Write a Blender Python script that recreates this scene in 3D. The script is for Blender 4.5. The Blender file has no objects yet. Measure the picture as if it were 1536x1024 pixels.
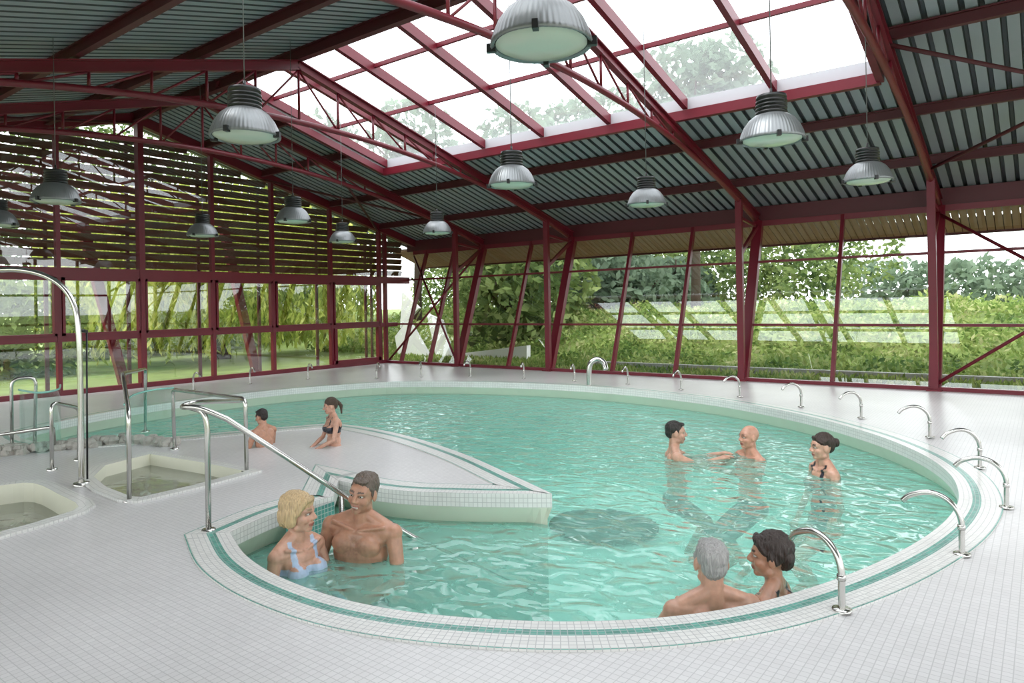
import bpy, bmesh, math, random
import numpy as np
from mathutils import Vector, Matrix, noise
from mathutils.geometry import tessellate_polygon
random.seed(7); np.random.seed(7)
sc=bpy.context.scene
# ---------------- camera ----------------
FPX=1050.0; H=1.65; A=math.radians(37.3); TH=0.018
CAM=Vector((15.8,-14.5,H))
F0=Vector((-math.sin(A),math.cos(A),0)); R0=Vector((math.cos(A),math.sin(A),0)); U0=Vector((0,0,1))
rh=R0*math.cos(TH)-U0*math.sin(TH); uh=U0*math.cos(TH)+R0*math.sin(TH)
cd=bpy.data.cameras.new('camera'); cam=bpy.data.objects.new('camera',cd); sc.collection.objects.link(cam)
M=Matrix.Identity(4)
for i in range(3):
    M[i][0]=rh[i]; M[i][1]=uh[i]; M[i][2]=-F0[i]; M[i][3]=CAM[i]
cam.matrix_world=M
cd.sensor_width=36; cd.lens=36*FPX/1536; cd.shift_y=-54/1536; cd.clip_start=0.05; cd.clip_end=500
sc.camera=cam
def ray(px,py): return F0+rh*((px-768)/FPX)+uh*((458-py)/FPX)
def P(px,py,z=0.0):
    d=ray(px,py); return CAM+d*((z-H)/d.z)
def PD(px,py,dep): return CAM+ray(px,py)*dep
def PX(px,py,X):
    d=ray(px,py); return CAM+d*((X-CAM.x)/d.x)
def PY(px,py,Y):
    d=ray(px,py); return CAM+d*((Y-CAM.y)/d.y)
def depth(p): return (Vector(p)-CAM).dot(F0)
# ---------------- materials ----------------
def newmat(name):
    m=bpy.data.materials.new(name); m.use_nodes=True; nt=m.node_tree; nt.nodes.clear()
    out=nt.nodes.new('ShaderNodeOutputMaterial'); return m,nt,out
def N(nt,t,**k):
    n=nt.nodes.new(t)
    for a,b in k.items(): setattr(n,a,b)
    return n
def pbr(name,col,rough=.5,metal=0,var=0.0,vscale=3,bump=0,bscale=40,spec=.5,stretch=None):
    m,nt,out=newmat(name); b=N(nt,'ShaderNodeBsdfPrincipled'); nt.links.new(b.outputs[0],out.inputs[0])
    b.inputs['Base Color'].default_value=(*col,1); b.inputs['Roughness'].default_value=rough; b.inputs['Metallic'].default_value=metal
    b.inputs['Specular IOR Level'].default_value=spec
    if var or bump:
        tc=N(nt,'ShaderNodeTexCoord'); src=tc.outputs['Object']
        if stretch:
            mp=N(nt,'ShaderNodeMapping'); mp.inputs['Scale'].default_value=stretch; nt.links.new(src,mp.inputs[0]); src=mp.outputs[0]
        if var:
            no=N(nt,'ShaderNodeTexNoise'); no.inputs['Scale'].default_value=vscale; no.inputs['Detail'].default_value=5
            nt.links.new(src,no.inputs['Vector'])
            mx=N(nt,'ShaderNodeMix',data_type='RGBA')
            mx.inputs[6].default_value=(*[c*(1-var) for c in col],1); mx.inputs[7].default_value=(*[min(1,c*(1+var)) for c in col],1)
            nt.links.new(no.outputs[0],mx.inputs[0]); nt.links.new(mx.outputs[2],b.inputs['Base Color'])
        if bump:
            n2=N(nt,'ShaderNodeTexNoise'); n2.inputs['Scale'].default_value=bscale
            nt.links.new(src,n2.inputs['Vector'])
            bp=N(nt,'ShaderNodeBump'); bp.inputs['Strength'].default_value=bump; bp.inputs['Distance'].default_value=.01
            nt.links.new(n2.outputs[0],bp.inputs['Height']); nt.links.new(bp.outputs[0],b.inputs['Normal'])
    return m
def tilemat(name,c1,c2,mortar,size,msize,uv=False,bands=(),bandcol=(.05,.21,.165),rough=.3):
    m,nt,out=newmat(name); b=N(nt,'ShaderNodeBsdfPrincipled'); nt.links.new(b.outputs[0],out.inputs[0])
    tc=N(nt,'ShaderNodeTexCoord'); src=tc.outputs['UV' if uv else 'Object']
    br=N(nt,'ShaderNodeTexBrick'); br.offset=0; br.squash=1
    br.inputs['Scale'].default_value=1; br.inputs['Brick Width'].default_value=size; br.inputs['Row Height'].default_value=size
    br.inputs['Mortar Size'].default_value=msize; br.inputs['Mortar Smooth'].default_value=.3
    br.inputs['Color1'].default_value=(*c1,1); br.inputs['Color2'].default_value=(*c2,1); br.inputs['Mortar'].default_value=(*mortar,1)
    nt.links.new(src,br.inputs['Vector'])
    no=N(nt,'ShaderNodeTexNoise'); no.inputs['Scale'].default_value=.7; no.inputs['Detail'].default_value=6
    nt.links.new(tc.outputs['Object'],no.inputs['Vector'])
    mp=N(nt,'ShaderNodeMapRange'); mp.inputs[1].default_value=.3; mp.inputs[2].default_value=.7; mp.inputs[3].default_value=.88; mp.inputs[4].default_value=1.04
    nt.links.new(no.outputs[0],mp.inputs[0])
    mu=N(nt,'ShaderNodeMix',data_type='RGBA',blend_type='MULTIPLY'); mu.inputs[0].default_value=1
    nt.links.new(mp.outputs[0],mu.inputs[7])
    cur=br.outputs[0]
    if bands:
        g=N(nt,'ShaderNodeTexBrick'); g.offset=0
        g.inputs['Scale'].default_value=1; g.inputs['Brick Width'].default_value=size; g.inputs['Row Height'].default_value=size*.8
        g.inputs['Mortar Size'].default_value=msize; g.inputs['Bias'].default_value=0
        g.inputs['Color1'].default_value=(*bandcol,1); g.inputs['Color2'].default_value=(*[c*1.8 for c in bandcol],1); g.inputs['Mortar'].default_value=(.33,.4,.38,1)
        nt.links.new(src,g.inputs['Vector'])
        sp=N(nt,'ShaderNodeSeparateXYZ'); nt.links.new(src,sp.inputs[0])
        for (a,c) in bands:
            m1=N(nt,'ShaderNodeMath',operation='GREATER_THAN'); m1.inputs[1].default_value=a
            m2=N(nt,'ShaderNodeMath',operation='LESS_THAN'); m2.inputs[1].default_value=c
            m3=N(nt,'ShaderNodeMath',operation='MULTIPLY')
            nt.links.new(sp.outputs[1],m1.inputs[0]); nt.links.new(sp.outputs[1],m2.inputs[0])
            nt.links.new(m1.outputs[0],m3.inputs[0]); nt.links.new(m2.outputs[0],m3.inputs[1])
            mx=N(nt,'ShaderNodeMix',data_type='RGBA'); nt.links.new(m3.outputs[0],mx.inputs[0])
            nt.links.new(cur,mx.inputs[6]); nt.links.new(g.outputs[0],mx.inputs[7]); cur=mx.outputs[2]
    nt.links.new(cur,mu.inputs[6]); nt.links.new(mu.outputs[2],b.inputs['Base Color'])
    b.inputs['Roughness'].default_value=rough
    return m
def glassmat(name,tint=(.94,.96,.95),milky=0.0,refl=.75,rough=0.0,base_r=.05):
    m,nt,out=newmat(name)
    tr=N(nt,'ShaderNodeBsdfTransparent'); tr.inputs[0].default_value=(*tint,1)
    gl=N(nt,'ShaderNodeBsdfGlossy'); gl.inputs['Roughness'].default_value=rough; gl.inputs[0].default_value=(.95,.97,.97,1)
    lw=N(nt,'ShaderNodeLayerWeight'); lw.inputs[0].default_value=.5
    pw=N(nt,'ShaderNodeMath',operation='POWER'); pw.inputs[1].default_value=4
    ma=N(nt,'ShaderNodeMath',operation='MULTIPLY_ADD'); ma.inputs[1].default_value=refl; ma.inputs[2].default_value=base_r
    nt.links.new(lw.outputs['Facing'],pw.inputs[0]); nt.links.new(pw.outputs[0],ma.inputs[0])
    mx=N(nt,'ShaderNodeMixShader'); nt.links.new(ma.outputs[0],mx.inputs[0])
    base=tr
    if milky:
        tl=N(nt,'ShaderNodeBsdfTranslucent'); tl.inputs[0].default_value=(.95,.97,1,1)
        m2=N(nt,'ShaderNodeMixShader'); m2.inputs[0].default_value=milky
        nt.links.new(tr.outputs[0],m2.inputs[1]); nt.links.new(tl.outputs[0],m2.inputs[2]); base=m2
    nt.links.new(base.outputs[0],mx.inputs[1]); nt.links.new(gl.outputs[0],mx.inputs[2]); nt.links.new(mx.outputs[0],out.inputs[0])
    return m
def leafmat(name,cols,scale=.8):
    m,nt,out=newmat(name)
    tc=N(nt,'ShaderNodeTexCoord'); no=N(nt,'ShaderNodeTexNoise'); no.inputs['Scale'].default_value=scale; no.inputs['Detail'].default_value=4
    nt.links.new(tc.outputs['Object'],no.inputs['Vector'])
    at=N(nt,'ShaderNodeAttribute'); at.attribute_name='rnd'
    ad=N(nt,'ShaderNodeMath',operation='MULTIPLY_ADD'); ad.inputs[1].default_value=.5
    sb=N(nt,'ShaderNodeMath',operation='MULTIPLY_ADD'); sb.inputs[1].default_value=1.6; sb.inputs[2].default_value=-.55
    nt.links.new(no.outputs[0],sb.inputs[0]); nt.links.new(at.outputs['Fac'],ad.inputs[0]); nt.links.new(sb.outputs[0],ad.inputs[2])
    cr=N(nt,'ShaderNodeValToRGB'); nt.links.new(ad.outputs[0],cr.inputs[0])
    els=cr.color_ramp.elements
    while len(els)<len(cols): els.new(.5)
    for i,c in enumerate(cols):
        els[i].position=i/(len(cols)-1)*.9+.03; els[i].color=(*c,1)
    d=N(nt,'ShaderNodeBsdfDiffuse'); t=N(nt,'ShaderNodeBsdfTranslucent'); mx=N(nt,'ShaderNodeMixShader'); mx.inputs[0].default_value=.35
    nt.links.new(cr.outputs[0],d.inputs[0]); nt.links.new(cr.outputs[0],t.inputs[0])
    nt.links.new(d.outputs[0],mx.inputs[1]); nt.links.new(t.outputs[0],mx.inputs[2]); nt.links.new(mx.outputs[0],out.inputs[0])
    return m
def watermat(name,teal,deep,op=.55,wscale=1.0,bump=.5):
    m,nt,out=newmat(name)
    tc=N(nt,'ShaderNodeTexCoord')
    mpg=N(nt,'ShaderNodeMapping'); mpg.inputs['Rotation'].default_value=(0,0,-A); mpg.inputs['Scale'].default_value=(1,1.25,1)
    nt.links.new(tc.outputs['Object'],mpg.inputs[0])
    n1=N(nt,'ShaderNodeTexNoise'); n1.inputs['Scale'].default_value=3.8*wscale; n1.inputs['Detail'].default_value=1.0; n1.inputs['Distortion'].default_value=.6
    nt.links.new(mpg.outputs[0],n1.inputs['Vector'])
    bp=N(nt,'ShaderNodeBump'); bp.inputs['Strength'].default_value=bump; bp.inputs['Distance'].default_value=.12
    nt.links.new(n1.outputs[0],bp.inputs['Height'])
    fr=N(nt,'ShaderNodeFresnel'); fr.inputs[0].default_value=1.48; nt.links.new(bp.outputs[0],fr.inputs['Normal'])
    gl=N(nt,'ShaderNodeBsdfGlossy'); gl.inputs['Roughness'].default_value=.02; nt.links.new(bp.outputs[0],gl.inputs['Normal'])
    tr=N(nt,'ShaderNodeBsdfTransparent'); tr.inputs[0].default_value=(*deep,1)
    df=N(nt,'ShaderNodeBsdfDiffuse')
    n2=N(nt,'ShaderNodeTexNoise'); n2.inputs['Scale'].default_value=2.6*wscale; n2.inputs['Detail'].default_value=3; n2.inputs['Distortion'].default_value=1.5
    nt.links.new(mpg.outputs[0],n2.inputs['Vector'])
    mc=N(nt,'ShaderNodeMix',data_type='RGBA'); mc.inputs[6].default_value=(*[c*.82 for c in teal],1); mc.inputs[7].default_value=(*[min(1,c*1.16) for c in teal],1)  # lighter patches painted into the water colour to stand for caustics
    nt.links.new(n2.outputs[0],mc.inputs[0]); nt.links.new(mc.outputs[2],df.inputs[0])
    m1=N(nt,'ShaderNodeMixShader'); m1.inputs[0].default_value=op
    nt.links.new(tr.outputs[0],m1.inputs[1]); nt.links.new(df.outputs[0],m1.inputs[2])
    m2=N(nt,'ShaderNodeMixShader'); nt.links.new(fr.outputs[0],m2.inputs[0]); nt.links.new(m1.outputs[0],m2.inputs[1]); nt.links.new(gl.outputs[0],m2.inputs[2])
    nt.links.new(m2.outputs[0],out.inputs[0]); return m
MAROON=pbr('maroon_steel',(.16,.009,.021),.38,0,.15,2)
MAROOND=pbr('maroon_steel_dark',(.09,.012,.018),.45)
TIMBER=pbr('brown_timber',(.12,.045,.03),.6,0,.3,6)
SOFFIT=pbr('soffit_timber',(.40,.2,.15),.6,0,.2,4)
CORR=pbr('corrugated_steel',(.32,.345,.375),.42,.2,.1,1)
CORRD=pbr('corrugated_steel_groove_shade',(.07,.08,.09),.5,.2)  # darker copy of the roof steel, groove shade painted into the ribs
WHITEM=pbr('white_frame',(.5,.49,.53),.5)
STEEL=pbr('stainless_steel',(.58,.57,.54),.2,1)
DECK=tilemat('deck_mosaic',(.66,.645,.64),(.62,.605,.60),(.48,.47,.465),.042,.0026)
COPE=tilemat('coping_mosaic',(.74,.73,.70),(.66,.65,.62),(.45,.45,.44),.036,.0026,True,((.095,.155),(.291,.302)))
CREAM=pbr('cream_pool_wall',(.70,.70,.58),.35,0,.06,2)
WHITETILE=tilemat('white_tile_wall',(.74,.74,.71),(.68,.68,.65),(.5,.5,.48),.04,.003,True)
GREENT=tilemat('green_mosaic',(.05,.22,.19),(.1,.32,.27),(.4,.45,.42),.04,.004,True)
POOLF=pbr('pool_floor',(.6,.93,.85),.5,0,.08,.6)
WATER=watermat('pool_water',(.42,.84,.70),(.84,.99,.95),.36,1.0,.66)
WATER2=watermat('plunge_water',(.64,.66,.52),(.9,.92,.82),.42,1.3,.08)
GLASS=glassmat('window_glass',base_r=.13); SKYG=glassmat('skylight_glass',(.9,.93,.95),.11,.5)
GREENGLASS=glassmat('green_glass',(.8,.95,.9),.06,.5)
STONE=pbr('rough_stone',(.4,.38,.34),.9,0,.45,14,.6,30)
GRAYP=pbr('grey_plastic',(.12,.12,.12),.5)
BLACK=pbr('black_plastic',(.012,.012,.013),.35)
ALU=pbr('ribbed_aluminium',(.23,.24,.245),.38,.6)
def lensmat():
    m,nt,out=newmat('lamp_lens'); d=N(nt,'ShaderNodeBsdfPrincipled'); d.inputs['Base Color'].default_value=(.52,.57,.48,1); d.inputs['Roughness'].default_value=.15
    nt.links.new(d.outputs[0],out.inputs[0]); return m
LENS=lensmat()
GROUND=pbr('grass_ground',(.16,.22,.05),.9,0,.5,1.5)
CONC=pbr('concrete',(.4,.4,.38),.8,0,.15,3)
WPAINT=pbr('white_paint',(.8,.8,.8),.5)
BARK=pbr('bark',(.07,.05,.035),.9)
# ---------------- mesh builder ----------------
class B:
    def __init__(s): s.v=[]; s.f=[]; s.mi=[]; s.sm=[]; s.uv={}
    def add(s,vs,fs,mi=0,sm=False,uvs=None):
        o=len(s.v); s.v+= [tuple(x) for x in vs]
        for i,f in enumerate(fs):
            if uvs: s.uv[len(s.f)]=[uvs[k] for k in f]
            s.f.append([k+o for k in f]); s.mi.append(mi if not isinstance(mi,list) else mi[i]); s.sm.append(sm)
    def box(s,a,b,mi=0):
        x0,y0,z0=[min(p,q) for p,q in zip(a,b)]; x1,y1,z1=[max(p,q) for p,q in zip(a,b)]
        s.add([(x0,y0,z0),(x1,y0,z0),(x1,y1,z0),(x0,y1,z0),(x0,y0,z1),(x1,y0,z1),(x1,y1,z1),(x0,y1,z1)],
              [(3,2,1,0),(4,5,6,7),(0,1,5,4),(1,2,6,5),(2,3,7,6),(3,0,4,7)],mi)
    def beam(s,p,q,w,h,mi=0,up=(0,0,1)):
        p=Vector(p);q=Vector(q);d=(q-p).normalized();u=Vector(up)
        if abs(d.dot(u))>.98: u=Vector((0,1,0))
        x=d.cross(u).normalized();y=x.cross(d).normalized()
        vs=[]
        for e in (p,q):
            for a,b in ((-1,-1),(1,-1),(1,1),(-1,1)): vs.append(e+x*a*w/2+y*b*h/2)
        s.add(vs,[(0,1,2,3),(7,6,5,4),(0,4,5,1),(1,5,6,2),(2,6,7,3),(3,7,4,0)],mi)
    def ibeam(s,p,q,w,h,t=.02,mi=0):
        p=Vector(p);q=Vector(q);d=(q-p).normalized();u=Vector((0,0,1))
        x=d.cross(u).normalized();y=x.cross(d).normalized()
        s.beam(p+y*(h/2-t/2),q+y*(h/2-t/2),w,t,mi); s.beam(p-y*(h/2-t/2),q-y*(h/2-t/2),w,t,mi); s.beam(p,q,t,h,mi)
    def tube(s,pts,r,mi=0,n=10,cap=True):
        pts=[Vector(p) for p in pts]; L=len(pts); rs=r if isinstance(r,(list,tuple)) else [r]*L
        t0=(pts[1]-pts[0]).normalized(); u=Vector((0,0,1)) if abs(t0.z)<.9 else Vector((1,0,0))
        x=t0.cross(u).normalized(); vs=[]
        for i,p in enumerate(pts):
            t=(pts[min(i+1,L-1)]-pts[max(i-1,0)]).normalized()
            x=(x-t*x.dot(t)).normalized(); y=t.cross(x)
            for k in range(n):
                a=2*math.pi*k/n; vs.append(p+(x*math.cos(a)+y*math.sin(a))*rs[i])
        fs=[(i*n+k,i*n+(k+1)%n,(i+1)*n+(k+1)%n,(i+1)*n+k) for i in range(L-1) for k in range(n)]
        if cap: fs+= [tuple(range(n))[::-1],tuple((L-1)*n+k for k in range(n))]
        s.add(vs,fs,mi,True)
    def lathe(s,c,prof,mi=0,n=32,rib=0,ribn=36):
        c=Vector(c); vs=[]
        for (r,z) in prof:
            for k in range(n):
                a=2*math.pi*k/n; rr=r*(1+rib*(math.cos(ribn*a))); vs.append(c+Vector((rr*math.cos(a),rr*math.sin(a),z)))
        L=len(prof); s.add(vs,[(i*n+k,i*n+(k+1)%n,(i+1)*n+(k+1)%n,(i+1)*n+k) for i in range(L-1) for k in range(n)],mi,True)
    def prism(s,poly,dirv,mi=0):
        dirv=Vector(dirv); n=len(poly); a=[Vector(p) for p in poly]; b=[p+dirv for p in a]
        s.add(a+b,[tuple(range(n))[::-1],tuple(range(n,2*n))]+[(i,(i+1)%n,n+(i+1)%n,n+i) for i in range(n)],mi)
    def obj(s,name,mats,parent=None):
        me=bpy.data.meshes.new(name); me.from_pydata(s.v,[],s.f)
        for m in mats: me.materials.append(m)
        me.polygons.foreach_set('material_index',s.mi); me.polygons.foreach_set('use_smooth',s.sm)
        if s.uv:
            ul=me.uv_layers.new(name='UVMap')
            for fi,uvs in s.uv.items():
                for li,uv in zip(me.polygons[fi].loop_indices,uvs): ul.data[li].uv=uv
        me.update(); o=bpy.data.objects.new(name,me); sc.collection.objects.link(o)
        if parent: o.parent=parent
        return o
def catmull(pts,closed=False,n=8):
    pts=[Vector(p) for p in pts]; L=len(pts); out=[]
    segs=L if closed else L-1
    for i in range(segs):
        if closed: p0,p1,p2,p3=[pts[(i+k)%L] for k in (-1,0,1,2)]
        else: p0=pts[max(i-1,0)];p1=pts[i];p2=pts[i+1];p3=pts[min(i+2,L-1)]
        for j in range(n):
            t=j/n; out.append(.5*((2*p1)+(p2-p0)*t+(2*p0-5*p1+4*p2-p3)*t*t+(3*p1-p0-3*p2+p3)*t**3))
    if not closed: out.append(pts[-1])
    return out
def fillet(pts,r=.08,n=5):
    pts=[Vector(p) for p in pts]; out=[pts[0]]
    for i in range(1,len(pts)-1):
        a,b,c=pts[i-1],pts[i],pts[i+1]; u=(a-b);v=(c-b); rr=min(r,u.length*.45,v.length*.45)
        p=b+u.normalized()*rr;q=b+v.normalized()*rr
        for k in range(n+1):
            t=k/n; out.append(p*(1-t)**2+b*2*t*(1-t)+q*t*t)
    out.append(pts[-1]); return out
# ---------------- loops ----------------
def area(l): return .5*sum(l[i].x*l[(i+1)%len(l)].y-l[(i+1)%len(l)].x*l[i].y for i in range(len(l)))
def offdirs(l,mit=.45):
    s=1 if area(l)>0 else -1; n=len(l); out=[]
    for i in range(n):
        e1=(l[i]-l[i-1]);e2=(l[(i+1)%n]-l[i]); e1.z=e2.z=0
        n1=Vector((e1.y,-e1.x,0)).normalized()*s; n2=Vector((e2.y,-e2.x,0)).normalized()*s
        m=(n1+n2); 
        if m.length<1e-4: m=n1.copy()
        m.normalize(); out.append(m/max(mit,m.dot(n1)))
    return out
def offset(l,d,mit=.45): return [p+m*d for p,m in zip(l,offdirs(l,mit))]
def segdist(p,l):
    best=9
    for i in range(len(l)):
        a=l[i];b=l[(i+1)%len(l)];ab=b-a;t=max(0,min(1,(p-a).dot(ab)/max(1e-9,ab.length_squared))); best=min(best,(p-a-ab*t).length)
    return best
def safe_offset(l,d):
    """offset limited to the medial axis, so the strip never folds over itself"""
    dirs=offdirs(l,.25); out=[]; wd=[]
    for p,m in zip(l,dirs):
        w_=d
        if segdist(p+m*w_,l)<w_*.985:
            lo,hi=0,d
            for _ in range(14):
                mid=(lo+hi)/2
                if segdist(p+m*mid,l)<mid*.985: hi=mid
                else: lo=mid
            w_=max(lo,.002)
        wd.append(w_); out.append(p+m*w_)
    return out,wd
runs=[
 [(345,800),(366,832),(405,860),(460,884),(530,905),(620,921),(730,931),(850,935),(980,930),(1100,914),(1200,889),(1300,853),(1380,812),(1425,775),(1438,742),(1420,708),(1370,676),(1290,646),(1180,618),(1050,596),(900,581),(750,574),(600,573),(480,580),(380,589),(260,604),(150,621),(60,640),(25,652),(60,664),(160,664),(260,656),(350,648),(430,641),(510,637),(600,652),(690,680),(770,715),(828,742)],
 [(828,742),(760,742),(690,741),(610,738),(550,731),(508,722)],
 [(508,722),(500,746)],
 [(500,746),(420,768),(345,800)]]
pool=[]
for ri,r in enumerate(runs):
    c=catmull([P(x,y) for x,y in r],False,6); pool+=c[:-1]
def loop_at(l,z): return [Vector((p.x,p.y,z)) for p in l]
def fillpoly(bld,loops,mi=0,flip=False):
    tris=tessellate_polygon(loops); vs=[p for l in loops for p in l]
    fs=[]
    for t in tris:
        a,b,c=[vs[k] for k in t]; up=(b-a).cross(c-a).z>0
        fs.append(tuple(t) if up else tuple(reversed(t)))
    bld.add(vs,fs,mi)
def strip(bld,l1,l2,mi=0,v1=0,v2=1,sm=False,inward=None):
    n=len(l1); u=0; vs=[];uv=[]
    for i in range(n+1):
        if i: u+=(l1[i%n]-l1[i-1]).length
        vs+= [l1[i%n],l2[i%n]]; uv+=[(u,v1),(u,v2)]
    bld.add(vs,[(2*i,2*i+2,2*i+3,2*i+1) for i in range(n)],mi,sm,uv)
basin1=[P(x,y) for x,y in [(140,718),(158,701),(225,684),(300,696),(368,710),(290,731),(212,749),(196,748),(160,734)]]
basin2=catmull([P(x,y) for x,y in [(-90,745),(0,732),(50,728),(88,745),(118,764),(70,782),(10,799),(-90,818)]],True,3)
ZW=-.27
XR=21.0; YN=-16.2
b=B(); fillpoly(b,[[Vector((-.1,YN,0)),Vector((XR,YN,0)),Vector((XR,.12,0)),Vector((-.1,.12,0))],pool,basin1,basin2])
b.obj('floor',[DECK])
b=B(); CZ=.012
o30,wid=safe_offset(pool,.30)
u=0; n=len(pool)
for i in range(n):
    j=(i+1)%n; L=(pool[j]-pool[i]).length
    q=[Vector((p.x,p.y,CZ)) for p in (pool[i],pool[j],o30[j],o30[i])]
    b.add(q,[(0,1,2,3)],0,False,[(u,0),(u+L,0),(u+L,wid[j]),(u,wid[i])])
    if wid[i]>.29 and wid[j]>.29: b.add([q[3],q[2],Vector((q[2].x,q[2].y,0)),Vector((q[3].x,q[3].y,0))],[(0,1,2,3)],0,False,[(u,.2),(u+L,.2),(u+L,.21),(u,.21)])
    u+=L
strip(b,loop_at(pool,CZ),loop_at(pool,-.11),1,0,.12)
fl,_=safe_offset(pool,.12); strip(b,loop_at(pool,-.11),loop_at(fl,ZW-.03),2,0,1,False)
b.obj('pool_coping',[COPE,WHITETILE,CREAM])
b=B(); po=fl
strip(b,loop_at(po,ZW-.03),loop_at(po,-1.9)); fillpoly(b,[loop_at(po,-1.9)]); b.obj('pool_basin',[POOLF])
b=B(); fillpoly(b,[loop_at(safe_offset(pool,.105)[0],ZW)]); b.obj('pool_water',[WATER])
for nm,bs,dep in (('plunge_basin',basin1,-.7),('foot_bath',basin2,-.5)):
    b=B(); strip(b,loop_at(bs,.025),loop_at(bs,dep),1,0,.7); fillpoly(b,[loop_at(bs,dep)],1)
    o2=offset(bs,.12); strip(b,loop_at(bs,.025),loop_at(o2,.025),0,0,.095); strip(b,loop_at(o2,.025),loop_at(o2,0),0,0,.05)
    cen=sum(bs,Vector((0,0,0)))/len(bs); st=[cen+(p-cen)*.78 for p in bs]; zs=-.19 if nm=='plunge_basin' else -.26
    strip(b,loop_at(bs,zs),loop_at(st,zs),0,0,.09); strip(b,loop_at(st,zs),loop_at(st,dep),1,0,.3)
    zz=-.1 if nm=='plunge_basin' else -.16
    fillpoly(b,[loop_at(bs,zz)],2); b.obj(nm,[WHITETILE,CREAM,WATER2])
b=B()
s0=P(345,800);s1=P(500,746);d=(s1-s0).normalized();nn=Vector((d.y,-d.x,0))
if nn.dot(P(480,850)-s0)<0: nn=-nn
for i in range(3):
    a=s0+d*.25+nn*(.1+.24*i); c=s1-d*.05+nn*(.1+.24*i)
    b.prism([Vector((p.x,p.y,-1.89)) for p in (a,c,c+nn*.24,a+nn*.24)],(0,0,1.89-.36-.25*i),0)
b.obj('pool_steps',[CREAM])
b=B(); a=P(508,722);c=P(500,746); c2=c+(s0-s1).normalized()*.55
for p,q in ((c,c2),):
    off=nn*.012; b.add([Vector((p.x,p.y,-.03))+off,Vector((q.x,q.y,-.03))+off,Vector((q.x,q.y,-.4))+off,Vector((p.x,p.y,-.4))+off],[(0,1,2,3)],0,False,[(0,0),(.55,0),(.55,.4),(0,.4)])
b.obj('mosaic_panel',[GREENT])
g=P(905,785,-1.8); b=B()
for i in range(-7,8):
    w=math.sqrt(max(0,1-(i/7.6)**2))*.85; b.box((g.x-w,g.y+i*.1-.048,-1.86),(g.x+w,g.y+i*.1+.048,-1.8))
b.box((g.x-.5,g.y-.5,-1.9),(g.x+.5,g.y+.5,-1.87))
b.obj('pool_floor_grille',[pbr('grille_green',(.0,.01,.014),.6,spec=.1)])
b=B(); pts=catmull([P(x,y) for x,y in [(-60,690),(0,683),(60,676),(130,670),(195,664),(262,668)]],False,14)
for i,p in enumerate(pts):
    for k in range(2):
        r=random.uniform(.05,.09); q=p+Vector((random.uniform(-.07,.07),random.uniform(-.07,.07),random.uniform(.0,.03)+.04*k))
        vs=[];
        for zz in (-1,0,1):
            for a in range(6):
                rr=r*(1 if zz==0 else .7)*random.uniform(.8,1.15); vs.append(q+Vector((rr*math.cos(a*1.047),rr*math.sin(a*1.047),zz*r*.6)))
        b.add(vs,[(a,(a+1)%6,6+(a+1)%6,6+a) for a in range(6)]+[(6+a,6+(a+1)%6,12+(a+1)%6,12+a) for a in range(6)]+[(12,13,14,15,16,17)],0)
b.obj('stone_edging',[STONE])
# ---------------- building ----------------
def roofz(Y): return 4.08-.265*Y if Y>-7.3 else 6.0145+.265*(Y+7.3)
YE=1.2; ZE=3.4
def wallX(px):
    k=(px-768)/FPX
    q=(k*(14.5*math.cos(A))-14.5*math.sin(A))/(math.cos(A)+k*math.sin(A)); return 15.8+q
TX=[wallX(686),wallX(823),wallX(1112),wallX(1400),18.6]
MX=[wallX(p) for p in (600,642,760,916,1010,1246,1540)]+[17.2,20.2]
b=B()
b.box((0,-.08,0),(XR,.06,.07),0)
for X in TX: b.beam((X,0,0),(X,YE,ZE),.13,.2,0,up=(1,0,0))
for X in MX: b.beam((X,0,0),(X,YE,ZE),.11,.07,0,up=(1,0,0))
for zz,t in ((1.15,.05),(2.5,.05),(3.36,.12)):
    y=YE*zz/ZE; b.box((0,y-.04,zz-t/2),(XR,y+.04,zz+t/2),0)
b.box((-.3,YE-.02,ZE),(XR,YE+.12,roofz(YE)-.02),1)
for x0,x1 in ((0.15,TX[0]),(TX[3],TX[4])):
    for s in (0,1):
        xa,xb=(x0,x1) if s else (x1,x0); b.tube([(xa,-.06,.1),(xb,YE-.16,ZE-.15)],.03)
b.obj('wall_far',[MAROON,MAROOND])
b=B(); b.add([(0,0.02,.05),(XR,0.02,.05),(XR,YE,ZE),(0,YE,ZE)],[(0,1,2,3)]); b.obj('window_far',[GLASS])
b=B(); nb=int(23/.14)
for i in range(nb):
    x=-1+i*.14; b.beam((x,YE+.13,3.47),(x,2.65,3.0),.125,.03,0)
b.box((-1,YE+.14,3.5),(XR+.5,2.7,3.52),1); b.box((-1,2.62,2.95),(XR+.5,2.72,3.3),1); b.obj('eaves_soffit',[SOFFIT,MAROOND])
b=B(); g=B()
gy=[PX(px,500,0).y for px in (88,213,320,410,497,570)]+[-.05,-11.9,-14.2]
for y in gy: b.box((-.06,y-.04,0),(.06,y+.04,roofz(y)-.05),0)
b.box((-.09,gy[1]-.06,0),(.09,gy[1]+.06,roofz(gy[1])-.05),0)
b.box((-.07,YN,0),(.07,.1,.1),0)
b.box((-.08,YN,2.38),(.08,.9,2.58),0)
b.box((-.05,YN,1.08),(.05,.4,1.2),0)
b.beam((0,YE+.3,roofz(YE+.3)-.12),(0,-7.3,roofz(-7.3)-.12),.16,.2,0)
b.beam((0,YN,roofz(YN)-.12),(0,-7.3,roofz(-7.3)-.12),.16,.2,0)
ys=sorted(gy)
for i in range(len(ys)-1):
    y0,y1=ys[i]+.05,ys[i+1]-.05
    if y1-y0<.3: continue
    for z0,z1 in ((1.2,2.38),):
        for a in ((y0,y0+.05),(y1-.05,y1)): b.box((-.03,a[0],z0),(.09,a[1],z1),0)
        b.box((-.03,y0,z0),(.09,y1,z0+.05),0); b.box((-.03,y0,z1-.06),(.09,y1,z1),0)
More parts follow.
